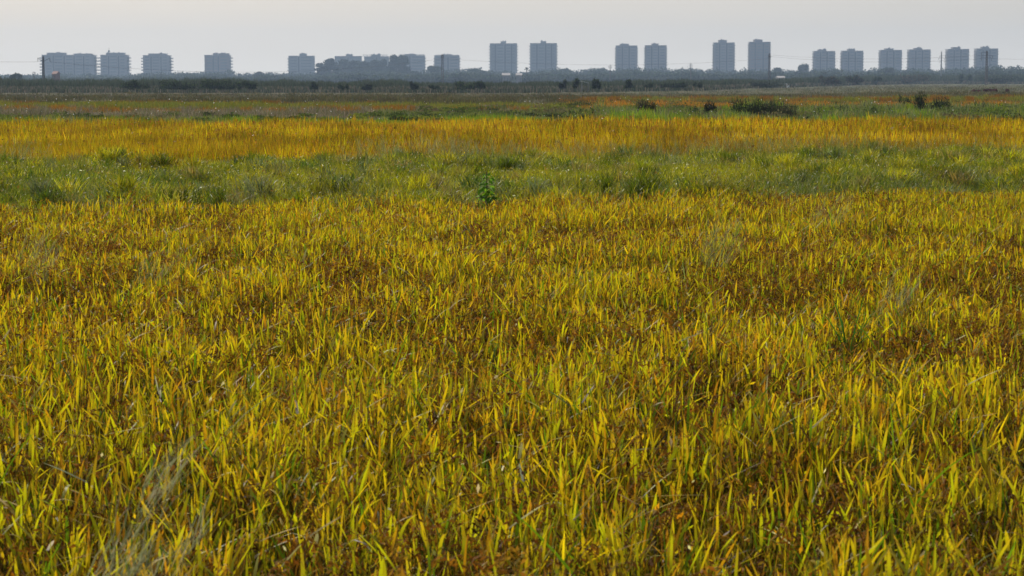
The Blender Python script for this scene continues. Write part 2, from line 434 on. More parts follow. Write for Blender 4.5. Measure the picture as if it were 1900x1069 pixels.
# ------------------------------------------------------------------ far strips of field
def strip_cols(px, py, n):
    """albedo palette by strip of land"""
    nn = fnoise(px, py*9, 90, 81, 3); nf = fnoise(px, py*8, 22, 82, 3)
    py = py + (nn-.5)*4
    dull = jit(pick([(.12, .10, .045), (.10, .11, .04), (.15, .12, .05), (.09, .085, .04)], [1, 1, 1, 1], n), .15)*(.6+.8*nf)[:, None]
    orange = jit(pick([(.40, .19, .02), (.32, .14, .025), (.36, .26, .03)], [3, 2, 1], n), .15)
    olive = jit(pick([(.22, .21, .03), (.16, .20, .03), (.30, .26, .03)], [2, 2, 1], n), .15)
    mauve = jit(pick([(.26, .21, .14), (.18, .16, .10), (.14, .15, .05), (.32, .26, .16)], [2, 2, 2, 1], n), .18)
    green = jit(pick([(.18, .30, .02), (.28, .36, .02), (.12, .20, .03), (.35, .32, .03)], [3, 2, 1, 1], n), .15)
    scrub = jit(pick([(.13, .18, .05), (.20, .24, .07), (.24, .22, .12), (.30, .30, .04), (.09, .12, .04)], [3, 2, 2, 1, 1], n), .2)
    right = px > 1080 + (nf-.5)*160
    # left half
    c = dull.copy()
    def put(mask, col): c[mask] = col[mask]
    put((py > 181) & (py < 183.5) & (px < 700) & (nf > .4), orange*.65)
    put((py >= 183.5) & (py < 190), olive)
    put((py >= 190) & (py < 195), np.where((nf > .47)[:, None], orange*.85, mauve))
    put((py >= 195) & (py < 207), mauve)
    put((py >= 194) & (py < 207) & (px > 700), scrub*1.0)
    put((py >= 207) & (px < 430), np.where((nf > .5)[:, None], green*.8, mauve*.7 + green*.3))
    put((py >= 207) & (px >= 430), green)
    # right half
    put(right & (py < 176), dull*1.05)
    put(right & (py < 166), jit(pick([(.17, .16, .09), (.13, .14, .07), (.22, .19, .11), (.10, .11, .05)], [2, 2, 1, 1], n), .15)*(.6+.8*nf)[:, None])
    put(right & (py >= 172) & (py < 181), np.where((nf > .5)[:, None], olive, orange*.7))
    put(right & (py >= 183) & (py < 195), np.where((nf > .28)[:, None], orange*1.15, scrub))
    put(right & (py >= 194 - (px-1080)/200.) & (py < 217), np.where((nf > .62)[:, None], green*.8, scrub))
    put(right & (py >= 217), green)
    return c
# crop bed sheet (lower layer of stalks) and blades on it
pyl = np.concatenate([np.linspace(232, 190, 60), np.linspace(189.5, 160, 60), np.linspace(159.5, 153.5, 20)])
pxl = np.linspace(-260, 2160, 260)
PX, PY = np.meshgrid(pxl, pyl)
X, Y = at_z(PX, PY, .55)
Zc = .42 + .22*(fnoise(X, Y*.3, 2.0, 91, 3)-.5)
Zc -= .25*np.clip((Y-170)/110, 0, 1)*np.clip((1750-PX)/300, 0, 1); Zc = np.maximum(Zc, .03)
Zc[0] = .02
V = np.stack([X.ravel(), Y.ravel(), Zc.ravel()], 1)
nr, nc = PX.shape
ii, jj = np.meshgrid(np.arange(nr-1), np.arange(nc-1), indexing='ij'); a = ii*nc+jj
Q = np.stack([a, a+1, a+nc+1, a+nc], -1).reshape(-1, 4)
ppx, ppy = project(V[:, 0], V[:, 1], .8)
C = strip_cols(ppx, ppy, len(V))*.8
bed = (V, Q, C)
n = 300000
u = rng.random(n)
py = np.where(u < .6, U(184, 226, n), np.where(u < .92, U(160, 186, n), U(154.5, 161, n)))
px = U(-160, 2060, n)
x, y = at_z(px, py, .8)
k = (y > B3(px) + (fnoise(x, y*.3, 1.0, 62)-.5)*8) & (y*(1+.22*rng.random(len(y))*(vnoise(px, px*0, 25, 17) > .35)) < np.interp(px, [-300, 1000, 1300, 1500, 1700, 2300], [340, 345, 410, 640, 1020, 1060]))
px, py, x, y = px[k], py[k], x[k], y[k]; n = len(x)
C0 = strip_cols(px, py, n)
nz = fnoise(x, y*.25, 2.5, 93, 3)
tall = np.where((px > 1100) & (py > 190) & (py < 218), .16, 0)
cl = fnoise(x, y*.5, 1.1, 94, 2)
base = np.stack([x, y, .26 + .35*(nz-.5) + tall*nz + .35*np.clip(cl-.5, 0, 1)*(tall > 0)*2], 1)
C0 = C0*np.where((tall > 0) | (py > 194), .55+.9*cl, 1)[:, None]
wd = np.clip(.00022*y*U(.6, 1.3, n), .012, .2)
base[:, 2] -= .3*np.clip((y-170)/110, 0, 1)*np.clip((1750-px)/300, 0, 1)
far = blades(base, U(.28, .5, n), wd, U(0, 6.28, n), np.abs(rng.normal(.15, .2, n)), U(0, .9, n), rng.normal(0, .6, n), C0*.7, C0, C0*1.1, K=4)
# near-white flecks painted in as leaf glints
k = 700; i = rng.integers(0, n, k); i = i[(y[i] < 160)]
k = len(i)
gl = bits(np.stack([x[i], y[i], base[i, 2]+U(.3, .5, k)], 1), .0004*y[i]*U(.6, 1.3, k), np.tile((.88, .88, .85), (k, 1)), 1.3)
# scrubby clumps in the weedy strips
cl_ = []
for i in range(300):
    r_ = rng.random()
    if r_ < .68: p_, q_ = rng.uniform(1030, 2000), rng.uniform(188, 217)
    elif r_ < .85: p_, q_ = rng.uniform(700, 1060), rng.uniform(192, 208)
    else: p_, q_ = rng.uniform(-50, 900), rng.uniform(206, 216)
    X_, Y_ = at_z(p_, q_, .75); rr = rng.uniform(.25, .9)*(1 if p_ > 1000 else .5); k = 240
    c_ = np.array([(.10, .14, .03), (.15, .19, .04), (.22, .25, .04), (.06, .08, .025), (.20, .17, .08)][rng.integers(5)])
    P_ = np.stack([X_ + rng.normal(0, rr*.45, k), Y_ + rng.normal(0, rr*.45, k), .58 + np.abs(rng.normal(0, .11, k))*rr*1.2], 1)
    cl_.append(bits(P_, U(.03, .07, k), jit(np.tile(c_, (k, 1)), .2), 2.0, .5))
V, Q, C = merge([bed, far, gl]+cl_)
o = np_obj('field_strips', V, Q, C, M_FAR)
tag(o, 'distant strips of orange, olive and green crop reaching the reed belt', 'crops', kind='stuff')
print('far', n)

# ------------------------------------------------------------------ wispy grasses
def plume_tuft(name, X, Y, z0, h, spread, nb, label, cat, group, lean_az=None, lean=0., blue=1., seed_n=1200, wscale=1., stemw=.003, cs=1., azj=.45, lj=.12):
    root = empty(name, (X, Y, 0), label, cat, group)
    n = nb
    az = U(0, 6.28, n)
    if lean_az is not None: az = lean_az + rng.normal(0, azj, n)
    base = np.stack([rng.normal(0, spread*.25, n), rng.normal(0, spread*.25, n), np.full(n, z0)], 1)
    le = np.abs(rng.normal(lean, lj, n)); cu = U(.1, .7, n)*cs
    H_ = h*U(.75, 1.02, n)
    gcol = np.array((.12, .16, .04))*blue + np.array((.14, .24, .04))*(1-blue)
    cst = jit(np.tile(gcol, (n, 1)), .2)
    K = 9
    st_ = blades(base, H_, np.full(n, stemw*wscale), az, le, cu, U(0, 6.28, n), cst, cst, cst*1.1, K=K, prof='flat')
    o1 = np_obj('stems', *st_, M_WEED, root)
    m = n*2 if wscale < 1.4 else n
    b2 = np.stack([rng.normal(0, spread*.3, m), rng.normal(0, spread*.3, m), np.full(m, z0)], 1)
    cl = jit(pick([gcol*1.1, gcol*.8, (.25, .30, .10)], [3, 3, 1], m), .15)
    lf = blades(b2, h*U(.4, .8, m), U(.004, .009, m)*wscale, U(0, 6.28, m), np.abs(rng.normal(lean*.7+.15, .2, m)), U(.2, 1.2, m), U(0, 6.28, m), cl*.8, cl, cl, K=7)
    o2 = np_obj('leaves', *lf, M_WEED, root)
    # feathery seed heads: hair-thin spikelets along the top third
    Pc = st_[0].reshape(n, K, 2, 3).mean(2)
    k = seed_n; i = rng.integers(0, n, k); u = (.58 + .42*rng.random(k))*(K-1)*.9999
    a = u.astype(int); f = (u-a)[:, None]
    P = Pc[i, a]*(1-f) + Pc[i, a+1]*f
    wv = (1.08-u/(K-1))
    P = P + rng.normal(0, .05, (k, 3))*wv[:, None]*(h/.5)*.6
    cc = jit(pick([(.32, .33, .17), (.24, .26, .12), (.38, .35, .19)], [1, 1, 1], k), .12)
    hair = blades(P, U(.02, .06, k)*(h/.5), U(.0010, .0018, k)*wscale, az[i]+rng.normal(0, .7, k), U(.2, .9, k), U(0, .8, k), U(0, 6.28, k), cc, cc, cc, K=3)
    o3 = np_obj('seed_fluff', *hair, M_WISP, root)
    for q in (o1, o2, o3): q['kind'] = 'stuff'
    return root
ORD = ['leftmost', 'second from left', 'third from left', 'fourth from left', 'fifth from left', 'sixth from left', 'seventh from left', 'eighth from left',
       'ninth from left', 'tenth from left', 'eleventh from left', 'twelfth from left', 'thirteenth from left', 'fourteenth from left', 'fifteenth from left', 'sixteenth from left']
back = [(30, 262, 300), (700, 255, 300), (795, 252, 296), (850, 262, 300), (915, 255, 296), (980, 262, 298), (1075, 252, 292), (1150, 258, 292),
        (1225, 262, 292), (1290, 255, 290), (1365, 246, 288), (1440, 248, 288), (1525, 240, 284), (1610, 243, 286), (1700, 258, 286), (1815, 246, 282)]
for i, (p, top, by) in enumerate(back):
    Y = float(4620/(by-HOR)) + 1.0
    zt = zat(top+rng.uniform(-4, 8), Y)
    plume_tuft('plume_grass', xat(p, Y, by), Y, .35, max(zt-.35, .5)*1.06, .8 if p < 900 else 1.5, 44 if p < 900 else 80, 'grey-green plume grass tuft at the back of the weedy bank, %s' % ORD[i],
               'plume grass', 'plume grasses along the back of the weedy bank', lean=.12, blue=rng.uniform(.6, 1), seed_n=1500, wscale=1.15)
front = [(160, 318, 372), (470, 322, 368), (655, 318, 366), (830, 322, 360), (1065, 322, 352), (1240, 316, 352), (1455, 306, 350), (1530, 312, 350), (1690, 308, 348), (1870, 318, 350)]
for i, (p, top, by) in enumerate(front):
    Y = float(4620/(by-HOR))
    zt = zat(top, Y)
    plume_tuft('wispy_grass', xat(p, Y, by), Y, .3, (zt-.3)*1.04, .45, 36, 'bluish wispy grass at the front edge of the weedy bank, %s' % ORD[i],
               'wispy grass', 'wispy grasses along the front of the weedy bank', lean=.2, blue=1., seed_n=420, wscale=1.)
inrice = [(25, 500, 420, 'small grey feathery grass standing in the rice at the left edge of the photo', .2),
          (245, 500, 440, 'thin grey grass in the rice at left, below the weedy bank', .3),
          (1312, 480, 395, 'pale upright wispy grass in the rice right of centre, just below the bank', .1),
          (1500, 410, 345, 'slanting wispy grass rising from the rice edge, right of centre', .5),
          (1870, 400, 345, 'slanting dark wispy grass in the rice at the right edge', .5),
          (1625, 560, 500, 'thin grey grass in the rice beside the dark green barnyard plant', .1)]
for p, by, top, lab, le in inrice:
    Y = float(4620/(by-HOR)); zt = zat(top, Y)
    plume_tuft('wispy_grass', xat(p, Y, by), Y, .35, max(zt-.35, .5)*1.05, .18, 14, lab, 'wispy grass', None, lean_az=.3, lean=le*.8, seed_n=450, stemw=.0022)
# blurred plume close to the lens at bottom left
Y = 4.1
r = plume_tuft('plume_grass', xat(-118, Y, 1100), Y, .35, 1.0, .10, 5, 'large blurred grey plume leaning right at bottom left, nearest the camera', 'plume grass', None, lean_az=.0, lean=.50, seed_n=420, stemw=.0015, cs=.15, wscale=1.5, azj=.1, lj=.04)
Y = 4.0
r = plume_tuft('plume_grass', xat(-15, Y, 1100), Y, .35, .62, .08, 10, 'small blurred grey plume cut by the bottom left corner of the photo', 'plume grass', None, lean_az=.6, lean=.15, seed_n=500)

# dark green barnyard grass in the rice, right of centre
def barnyard(px, by, top, label, n=7, seed=3):
    r2 = np.random.default_rng(seed)
    Y = float(4620/(by-HOR)); zt = zat(top, Y)
    root = empty('barnyard_grass', (xat(px, Y, by), Y, 0), label, 'barnyard grass', None)
    L_ = (zt-.6)*r2.uniform(.45, .85, n)
    b = np.stack([r2.normal(0, .03, n), r2.normal(0, .03, n), np.full(n, .6)], 1)
    az = r2.uniform(-.6, .6, n) + np.pi*(r2.random(n) < .5)
    c = np.tile((.035, .11, .02), (n, 1))
    np_obj('leaves', *blades(b, L_*1.1, r2.uniform(.006, .009, n), az, r2.uniform(0, .5, n), r2.uniform(.1, 1.1, n), np.full(n, .2), c, c, c*1.5, K=9), M_WEED, root)
    np_obj('stems', *blades(b, L_*.8, np.full(n, .004), az, r2.uniform(0, .3, n), r2.uniform(0, .3, n), np.full(n, .1), c*.7, c*.7, c, K=5, prof='flat'), M_WEED, root)
barnyard(1568, 590, 535, 'dark green barnyard grass with bent leaves rising from the yellow rice', 7, 4)

# green broad-leaved plant on the bank
def leafy_plant(px, top, by, Y, label):
    zt = zat(top, Y); zb = zat(by, Y)
    root = empty('leafy_plant', (xat(px, Y, by), Y, 0), label, 'leafy plant', None)
    mb = MB(); mb.bar((0, 0, .1), (-.01, 0, zt-.03), .008, .004, 6); mb.build('stem', M_BARK, root)
    k = 64
    hz = U(0, 1, k)**1.2; z = zb-.05 + (zt-zb)*hz
    rad = (.085*(1-hz)**.7 + .015)*U(.4, 1.1, k); az = U(0, 6.28, k)
    V, F_, C = [], [], []
    for i in range(k):
        s = (.030 + .026*(1-hz[i]))*rng.uniform(.7, 1.1)
        c = Vector((rad[i]*math.cos(az[i]), rad[i]*math.sin(az[i]), z[i]))
        Mx = Matrix.Rotation(az[i], 3, 'Z') @ Matrix.Rotation(rng.uniform(.1, 1.1), 3, 'Y') @ Matrix.Rotation(rng.normal()*.3, 3, 'X')
        # heart-shaped leaf with folded midrib: rows of left, mid, right
        prof = [(-.30, .12), (-.12, .46), (.2, .52), (.6, .34), (.95, .08), (1.1, .005)]
        b = len(V); col = np.array((.11, .25, .014))*rng.uniform(.6, 1.5) + np.array((.05, .04, 0))*rng.random()
        for u, w in prof:
            for sgn in (-1, 0, 1):
                V.append(tuple(c + Mx @ Vector((u*s, sgn*w*s, abs(sgn)*w*s*.35)))); C.append(col*(1 if sgn else 1.25))
        for q in range(len(prof)-1):
            for j in (0, 1): F_.append((b+q*3+j, b+q*3+j+1, b+q*3+j+4, b+q*3+j+3))
    np_obj('leaves', np.array(V), np.array(F_), np.array(C), M_LEAFY, root)
leafy_plant(905, 313, 360, 21.3, 'bright green broad-leaved plant standing alone at the edge of the weedy bank')

# ------------------------------------------------------------------ shrubs
def shrub(name, px, top, base_py, Y, wpx, label, cat, group=None, pal=((.05, .06, .03), (.07, .08, .04)), n=900, leaf=None, spiky=.4, mat=M_FAR, lumps=7, x0=0):
    """leaf cloud made of lumps with twigs sticking out; placed on the ground"""
    if Y < 130: top += 0; wpx *= 1.45
    zt = zat(top, Y); zb = max(zat(base_py, Y), 0.0)
    W = wpx*Y/F
    root = empty(name, (xat(px, Y), Y, 0), label, cat, group)
    H = zt
    L = leaf or max(.00042*Y, .03)
    mb = MB()
    for i in range(6):
        a = rng.uniform(0, 6.28); rr = W*.22*rng.random()
        mb.bar((0, 0, 0), (rr*math.cos(a), rr*math.sin(a), H*rng.uniform(.4, .7)), .012*H+.008, .006, 4)
    mb.build('stems', M_BARK, root)
    c = np.stack([rng.normal(0, W*.24, lumps), rng.normal(0, W*.2, lumps), H*U(.3, .72, lumps)], 1)
    c[:, 0] = np.clip(c[:, 0], -W*.38, W*.38)
    rad = np.stack([W*U(.14, .24, lumps), W*U(.14, .24, lumps), H*U(.16, .3, lumps)], 1)
    i = rng.integers(0, lumps, n)
    d = rng.normal(size=(n, 3)); d /= np.linalg.norm(d, axis=1)[:, None]
    P = c[i] + d*rad[i]*(rng.random(n)**.45)[:, None]
    P[:, 2] = np.clip(P[:, 2], .02, H*.98)
    base_ = P[:, 2] < H*.3
    C = jit(pick(pal, [1]*len(pal), n), .2)
    parts = [bits(P, L*U(.6, 1.5, n), C, 1.6, .3)]
    k = int(n*spiky)
    ii = rng.integers(0, n, k)
    parts.append(blades(P[ii], H*U(.08, .22, k), np.full(k, L*.5), U(0, 6.28, k), np.abs(rng.normal(.3, .3, k)), U(0, .5, k), U(0, 6.28, k), C[ii], C[ii], C[ii], K=3))
    np_obj('foliage', *merge(parts), mat, root)
    return root
DK = ((.035, .035, .022), (.05, .045, .028), (.03, .045, .022)); DKG = ((.05, .075, .03), (.08, .11, .04), (.04, .05, .03)); LGP = ((.16, .22, .04), (.22, .26, .05), (.12, .16, .04))
BR = ((.09, .07, .045), (.07, .06, .04), (.12, .09, .05))
mid = 'dark shrubs in the weed strip beyond the golden paddy'
shrub('shrub', 1201, 183, 208, 86, 38, 'compact blackish shrub beyond the golden paddy, leftmost of the dark shrubs', 'shrub', mid, DK, 1100, spiky=.5)
shrub('shrub', 1178, 190, 212, 84, 20, 'small yellow-green shrub touching the leftmost blackish shrub', 'shrub', mid, LGP, 500)
shrub('shrub', 1312, 186, 206, 88, 30, 'small spiky dark shrub standing alone between two larger shrub clumps', 'shrub', mid, DK, 800, spiky=.7)
shrub('shrub', 1288, 196, 210, 87, 22, 'low dull green shrub left of the small spiky dark shrub', 'shrub', mid, DKG, 500)
shrub('shrub', 1398, 176, 207, 84, 56, 'tall ragged dark shrub at the left of the widest shrub clump', 'shrub', mid, DK+DKG, 1700, spiky=.5, lumps=11)
shrub('shrub', 1449, 178, 207, 85, 50, 'rounded brown-green shrub at the right of the widest shrub clump', 'shrub', mid, BR+DKG, 1500, spiky=.4, lumps=10)
shrub('shrub', 1425, 192, 209, 83, 40, 'low black-green shrub in the middle front of the widest clump', 'shrub', mid, DK, 900)
shrub('shrub', 1733, 170, 196, 100, 46, 'dark rounded shrub against the orange strip toward the right', 'shrub', mid, DK+DKG, 1500, spiky=.4, lumps=9)
shrub('shrub', 1818, 178, 194, 105, 24, 'small dark green shrub right of the dark rounded shrub', 'shrub', mid, DKG, 600)
shrub('shrub', 1680, 168, 183, 120, 16, 'slim green shrub left of the dark rounded shrub', 'shrub', mid, DKG, 400)
shrub('shrub', 1625, 192, 218, 80, 60, 'low spreading green shrub patch at right edge of the weeds', 'shrub', mid, LGP+DKG, 1400, lumps=12)
shrub('shrub', 1540, 190, 218, 80, 70, 'low spreading green shrub between the widest clump and the right side', 'shrub', mid, DKG+LGP, 1400, lumps=12)
shrub('shrub', 902, 222, 240, 58, 10, 'tiny dark weed clump standing in the golden paddy near centre', 'shrub', None, DK, 220, leaf=.035, spiky=.8)
shrub('shrub', 791, 188, 208, 95, 14, 'tiny green bush in the grey grass strip left of centre', 'shrub', None, LGP, 300)
for i, (p, w) in enumerate(((1811, 16), (1829, 17), (1848, 14), (1869, 14))):
    shrub('reddish_bush', p, 163.5, 168.5, 300, w*1.3, 'low reddish bush by the field edge at far right, %s of four' % ORD[i], 'bush', 'four reddish bushes', ((.16, .06, .055), (.12, .05, .05)), 400)

# ------------------------------------------------------------------ reed belt
def belt_d(px): return np.interp(px, [-300, 1000, 1300, 1500, 1700, 2300], [340, 345, 410, 640, 1020, 1060])
def reeds(n, off, topf, pal, wmul=1.0, deep=30, x0=-160, x1=2060):
    px = U(x0, x1, n); Y = belt_d(px) + off + U(0, deep, n)
    x, _, zt = at_y(px, topf(px), Y)
    zt = np.maximum(zt*U(.72, 1.04, n), .4)
    C = jit(pick(pal, [1]*len(pal), n), .12)
    b = np.stack([x, Y, np.zeros(n)], 1)
    return blades(b, zt, .00035*Y*wmul*U(.6, 1.4, n), U(0, 6.28, n), np.abs(rng.normal(0, .06, n)), U(0, .35, n), rng.normal(0, .5, n), C*.8, C, C*1.1, K=4, taper0=1.)
g1 = ((.07, .09, .055), (.055, .075, .05), (.09, .10, .065)); tn = ((.20, .17, .12), (.16, .14, .10), (.11, .11, .08)); dk = ((.04, .055, .035), (.055, .065, .04))
tp = lambda px: np.interp(px, [-300, 0, 150, 400, 620, 700, 780, 830, 1000, 1150, 1330, 1450, 1540, 1620, 1680, 1780, 1850, 1900], [143, 143, 146, 144, 150, 146, 150, 151, 150, 147, 146, 144, 141, 139, 138, 139, 137, 137]) + 5*(vnoise(px, px*0, 16, 5)-.5) + 2.5*(vnoise(px, px*0, 4, 6)-.5)
parts = [reeds(26000, 15, tp, g1, deep=40)]
parts.append(reeds(13000, 8, lambda p: tp(p)+5+4*(vnoise(p, p*0, 22, 9)-.5), g1+dk, deep=8))
lo = lambda p: np.interp(p, [-300, 900, 1300, 1500, 1700, 2300], [158, 159, 156, 153, 150, 150]) + 3.5*(vnoise(p, p*0, 30, 11)-.5)
parts.append(reeds(9000, -22, lambda p: lo(p)+5+3*(vnoise(p, p*0, 9, 13)-.5), tn+g1+dk, deep=24))
parts.append(reeds(16000, 0, lo, tn+g1, deep=7))
V, Q, C = merge(parts)
o = np_obj('reed_belt', V, Q, C, M_FAR)
tag(o, 'hazy belt of olive and tan reeds along the far edge of the fields', 'reeds', kind='stuff')
bl = [(250, 144, 169, 48, 'dark bushy thicket in the reed belt below the third block', DKG), (330, 146, 169, 70, 'dark wide thicket in the reed belt, left of the lone fourth block', DKG),
      (400, 145, 169, 66, 'dark wide thicket in the reed belt right below the lone fourth block', DKG), (448, 147, 169, 50, 'dark thicket ending the long dark row in the reed belt', DKG),
      (472, 150, 169, 18, 'small dark bush at the right end of the dark row', DKG), (585, 150, 169, 20, 'dark bush in the reed belt beneath the block left of the tall trees', DKG), (637, 150, 169, 18, 'dark narrow bush in the reed belt under the left tall trees', DKG),
      (680, 152, 169, 22, 'dull green bush in the reed belt under the middle tall trees', g1+dk), (770, 150, 164, 18, 'dull green bush in the reed belt, left of the central steel pole', g1+dk), (808, 155, 168, 22, 'low dark bush at the foot of the central steel pole', DKG),
      (870, 147, 169, 56, 'dark rounded thicket in the reed belt near the centre', DKG), (893, 149, 169, 16, 'blue-green small bush on the right end of the central thicket', DKG),
      (1045, 145, 166, 22, 'dull bush left of the white slanting roof', g1+dk), (1072, 142, 158, 26, 'bush directly behind the white slanting roof', DKG), (1108, 142, 157, 28, 'round dark bush right of the white slanting roof', DKG),
      (1168, 147, 167, 32, 'dark spiky bush in the reed belt below the pair of mid-right towers', DKG), (1204, 150, 165, 24, 'rounded bush right of the dark spiky bush', DKG), (1248, 150, 164, 50, 'long dark bush in the reed belt right of centre', g1+DKG),
      (1296, 151, 164, 20, 'small bush right of the long dark bush', DKG), (1400, 145, 163, 90, 'wide olive thicket beneath the two tallest towers', g1), (1540, 140, 156, 40, 'brownish thicket beneath the fifth and sixth right towers', BR+g1),
      (1585, 137, 156, 34, 'dome shaped brown-green bush right of the brownish thicket', BR+DKG), (1627, 137, 152, 20, 'small dome bush left of the long right-hand reeds', DKG), (1690, 138, 155, 70, 'long dull thicket beneath the three towers on the right', g1+BR),
      (1792, 132, 148, 20, 'smooth round dark tree-like bush beneath the second to last tower', DKG), (1850, 137, 155, 80, 'green thicket beneath the last tower at right', g1+DKG)]
for p, t, b, w, lab, pal in bl:
    Y = float(belt_d(p))-4 if p < 1450 else float(belt_d(p))-25
    shrub('thicket' if w > 40 else 'bush', p, t, b, Y, w, lab, 'thicket' if w > 40 else 'bush', 'bushes and thickets in the reed belt', pal, int(250+w*28), leaf=.00045*Y, spiky=.3, lumps=max(5, int(w/5)))

# ------------------------------------------------------------------ far wood and single trees
sky_pts = [(-300, 137), (0, 138), (30, 136), (55, 139), (70, 137), (180, 138), (250, 138), (262, 136), (330, 134), (380, 133), (430, 133), (440, 138), (470, 136), (485, 133), (530, 135), (545, 135), (590, 135), (640, 128), (700, 128),
           (760, 132), (790, 130), (860, 128), (885, 126), (905, 130), (965, 134), (985, 131), (1040, 127), (1068, 131), (1105, 127), (1140, 129), (1185, 124), (1195, 126), (1240, 127), (1262, 126), (1300, 127), (1320, 129),
           (1365, 131), (1380, 128), (1430, 128), (1440, 126), (1452, 129), (1475, 129), (1500, 127), (1550, 125), (1562, 128), (1605, 129), (1625, 126), (1676, 127), (1700, 126), (1728, 127), (1742, 129), (1755, 127), (1800, 125), (1850, 120), (1865, 122), (1900, 123), (2200, 122)]
SX = [a for a, b in sky_pts]; SY = [b for a, b in sky_pts]
def crown_cloud(cx, cy, cz, rx, ry, rz, n, L, pal, low=.25):
    d = rng.normal(size=(n, 3)); d /= np.linalg.norm(d, axis=1)[:, None]
    rr = (rng.random(n)**.4)*(1+.12*rng.normal(size=n))
    P = np.stack([cx + d[:, 0]*rx*rr, cy + d[:, 1]*ry*rr, cz + np.where(d[:, 2] < 0, d[:, 2]*low/.5, d[:, 2])*rz*rr], 1)
    return bits(P, L*U(.6, 1.4, n), jit(pick(pal, [1]*len(pal), n), .18), 1.4, 0)
PINE = ((.05, .075, .035), (.07, .095, .045), (.04, .055, .03)); EUC = ((.06, .08, .05), (.08, .10, .06), (.045, .06, .04))
parts = []
for i in range(420):
    p = -200 + 2300*(i + rng.random())/420
    lay = i % 3
    Y = (2100, 1750, 1450)[lay] + rng.uniform(-60, 60)
    top = np.interp(p, SX, SY) + (rng.normal()*.9, 2.5+rng.uniform(0, 4), 7+rng.uniform(0, 5))[lay]
    zt = zat(top, Y); r_ = rng.uniform(4.5, 9)
    parts.append(crown_cloud(xat(p, Y), Y, zt*.66, r_, r_, zt*.34, 300, 1.2, PINE, .5))
    k = 160
    P = np.stack([xat(p, Y)+rng.normal(0, r_*.7, k), Y+rng.normal(0, 2, k), U(0, max(zt*.6, 1), k)], 1)
    parts.append(bits(P, U(1.4, 3.2, k), jit(np.tile((.05, .06, .035), (k, 1)), .2), 1.3))
V, Q, C = merge(parts)
o = np_obj('woodland', V, Q, C, M_FAR)
tag(o, 'blue hazy pine woodland stretching below the apartment towers', 'woodland', kind='stuff')

def tree(name, px, top, Y, wpx, label, kind='round', cat='tree', group=None, pal=PINE):
    zt = zat(top, Y); W = wpx*Y/F
    root = empty(name, (xat(px, Y), Y, 0), label, cat, group)
    mb = MB(); ch = .55 if kind == 'round' else .3
    mb.bar((0, 0, 0), (.02*zt*rng.normal(), 0, zt*ch), .03*zt*.7, .018*zt*.7, 6)
    tips = []
    nl = 7 if kind == 'round' else 24
    for i in range(nl):
        a = rng.uniform(0, 6.28)
        if kind == 'round':
            q = (W*.3*math.cos(a), W*.3*math.sin(a), zt*rng.uniform(.6, .84))
        else:
            f = (i+.5)/nl; q = (W*.36*(1.1-f*.75)*math.cos(a), W*.3*(1.1-f*.7)*math.sin(a), zt*(.12+.80*f))
        mb.bar((0, 0, min(zt*ch*rng.uniform(.7, 1), q[2]*.8)), q, .01*zt*.7, .004*zt, 4); tips.append(q)
    if kind != 'round': mb.bar((0, 0, zt*ch), (0, 0, zt*.9), .018*zt*.7, .004*zt, 5)
    mb.build('trunk', M_BARK, root)
    ps = []
    for q in tips:
        rr = W*rng.uniform(.17, .26)
        ps.append(crown_cloud(q[0], q[1], q[2], rr, rr, zt*(.15 if kind == 'round' else .085), 260, .00042*Y, pal, .45))
    ps.append(crown_cloud(0, 0, zt*.90 if kind != 'round' else zt*.8, W*.14 if kind != 'round' else W*.25, W*.2, zt*.1 if kind != 'round' else zt*.19, 260, .00042*Y, pal, .5))
    np_obj('crown', *merge(ps), M_FAR, root)
    return root
eg = 'tall eucalyptus trees in front of the hidden blocks'
for p, t, w, lab in [(596, 117, 20, 'ragged tall tree at the left end of the tall row'), (616, 108, 28, 'tall tree with open lacy crown, second in the tall row'), (636, 110, 28, 'tall tree before the left half of the hidden block'),
                     (656, 112, 26, 'tall tree before the right half of the first hidden block'), (675, 113, 24, 'tall tree in front of the gap between hidden blocks'), (694, 111, 26, 'tall tree before the second hidden block'),
                     (712, 110, 24, 'tall tree below the right end of the long roof slab'), (732, 101, 18, 'tall pointed tree, highest crown of the tall row'), (746, 102, 26, 'tall broad tree at the right end of the tall row, touching a block')]:
    tree('eucalyptus_tree', p, t, 1900+rng.uniform(-40, 40), w*1.45, lab, 'tall', 'tree', eg, EUC)
tree('pine_tree', 804, 121, 1850, 30, 'round-topped tree left of the central steel pole', 'round', group=None)
tree('pine_tree', 772, 132, 1700, 22, 'low round tree below the banded block left of the steel pole')
tree('pine_tree', 1492, 117.5, 1950, 24, 'dark umbrella pine rising alone left of the small right towers')
tree('pine_tree', 30, 135, 900, 22, 'low round tree at the far left beside the long double block')
tree('pine_tree', 1440, 125, 1950, 20, 'round pine just right of the tallest tower')
tree('pine_tree', 882, 126, 1950, 34, 'wide round pine left of the central pair of towers')
tree('pine_tree', 1105, 126, 1950, 44, 'broad dome of pine between the central and mid-right towers')
tree('pine_tree', 1050, 126.5, 1950, 26, 'round pine just right of the central pair of towers')
tree('pine_tree', 482, 133, 1800, 24, 'small round pine between the lone fourth and fifth blocks')
tree('pine_tree', 1645, 125, 1650, 30, 'round pine at the foot of the right-hand small towers')
# palm
Y = 1450
zt = zat(127, Y); root = empty('palm_tree', (xat(977, Y), Y, 0), 'small palm between the central pair of towers', 'palm')
mb = MB(); mb.bar((0, 0, 0), (.1, 0, zt-.6), .35, .28, 7); mb.build('trunk', M_BARK, root)
n = 60
az = U(0, 6.28, n); c = jit(np.tile((.06, .08, .03), (n, 1)), .2)
np_obj('crown', *blades(np.tile((.1, 0, zt-.7), (n, 1)), U(1.6, 2.4, n), np.full(n, .45), az, U(.2, 1.4, n), U(.8, 1.6, n), az+np.pi/2, c, c, c, K=6), M_FAR, root)

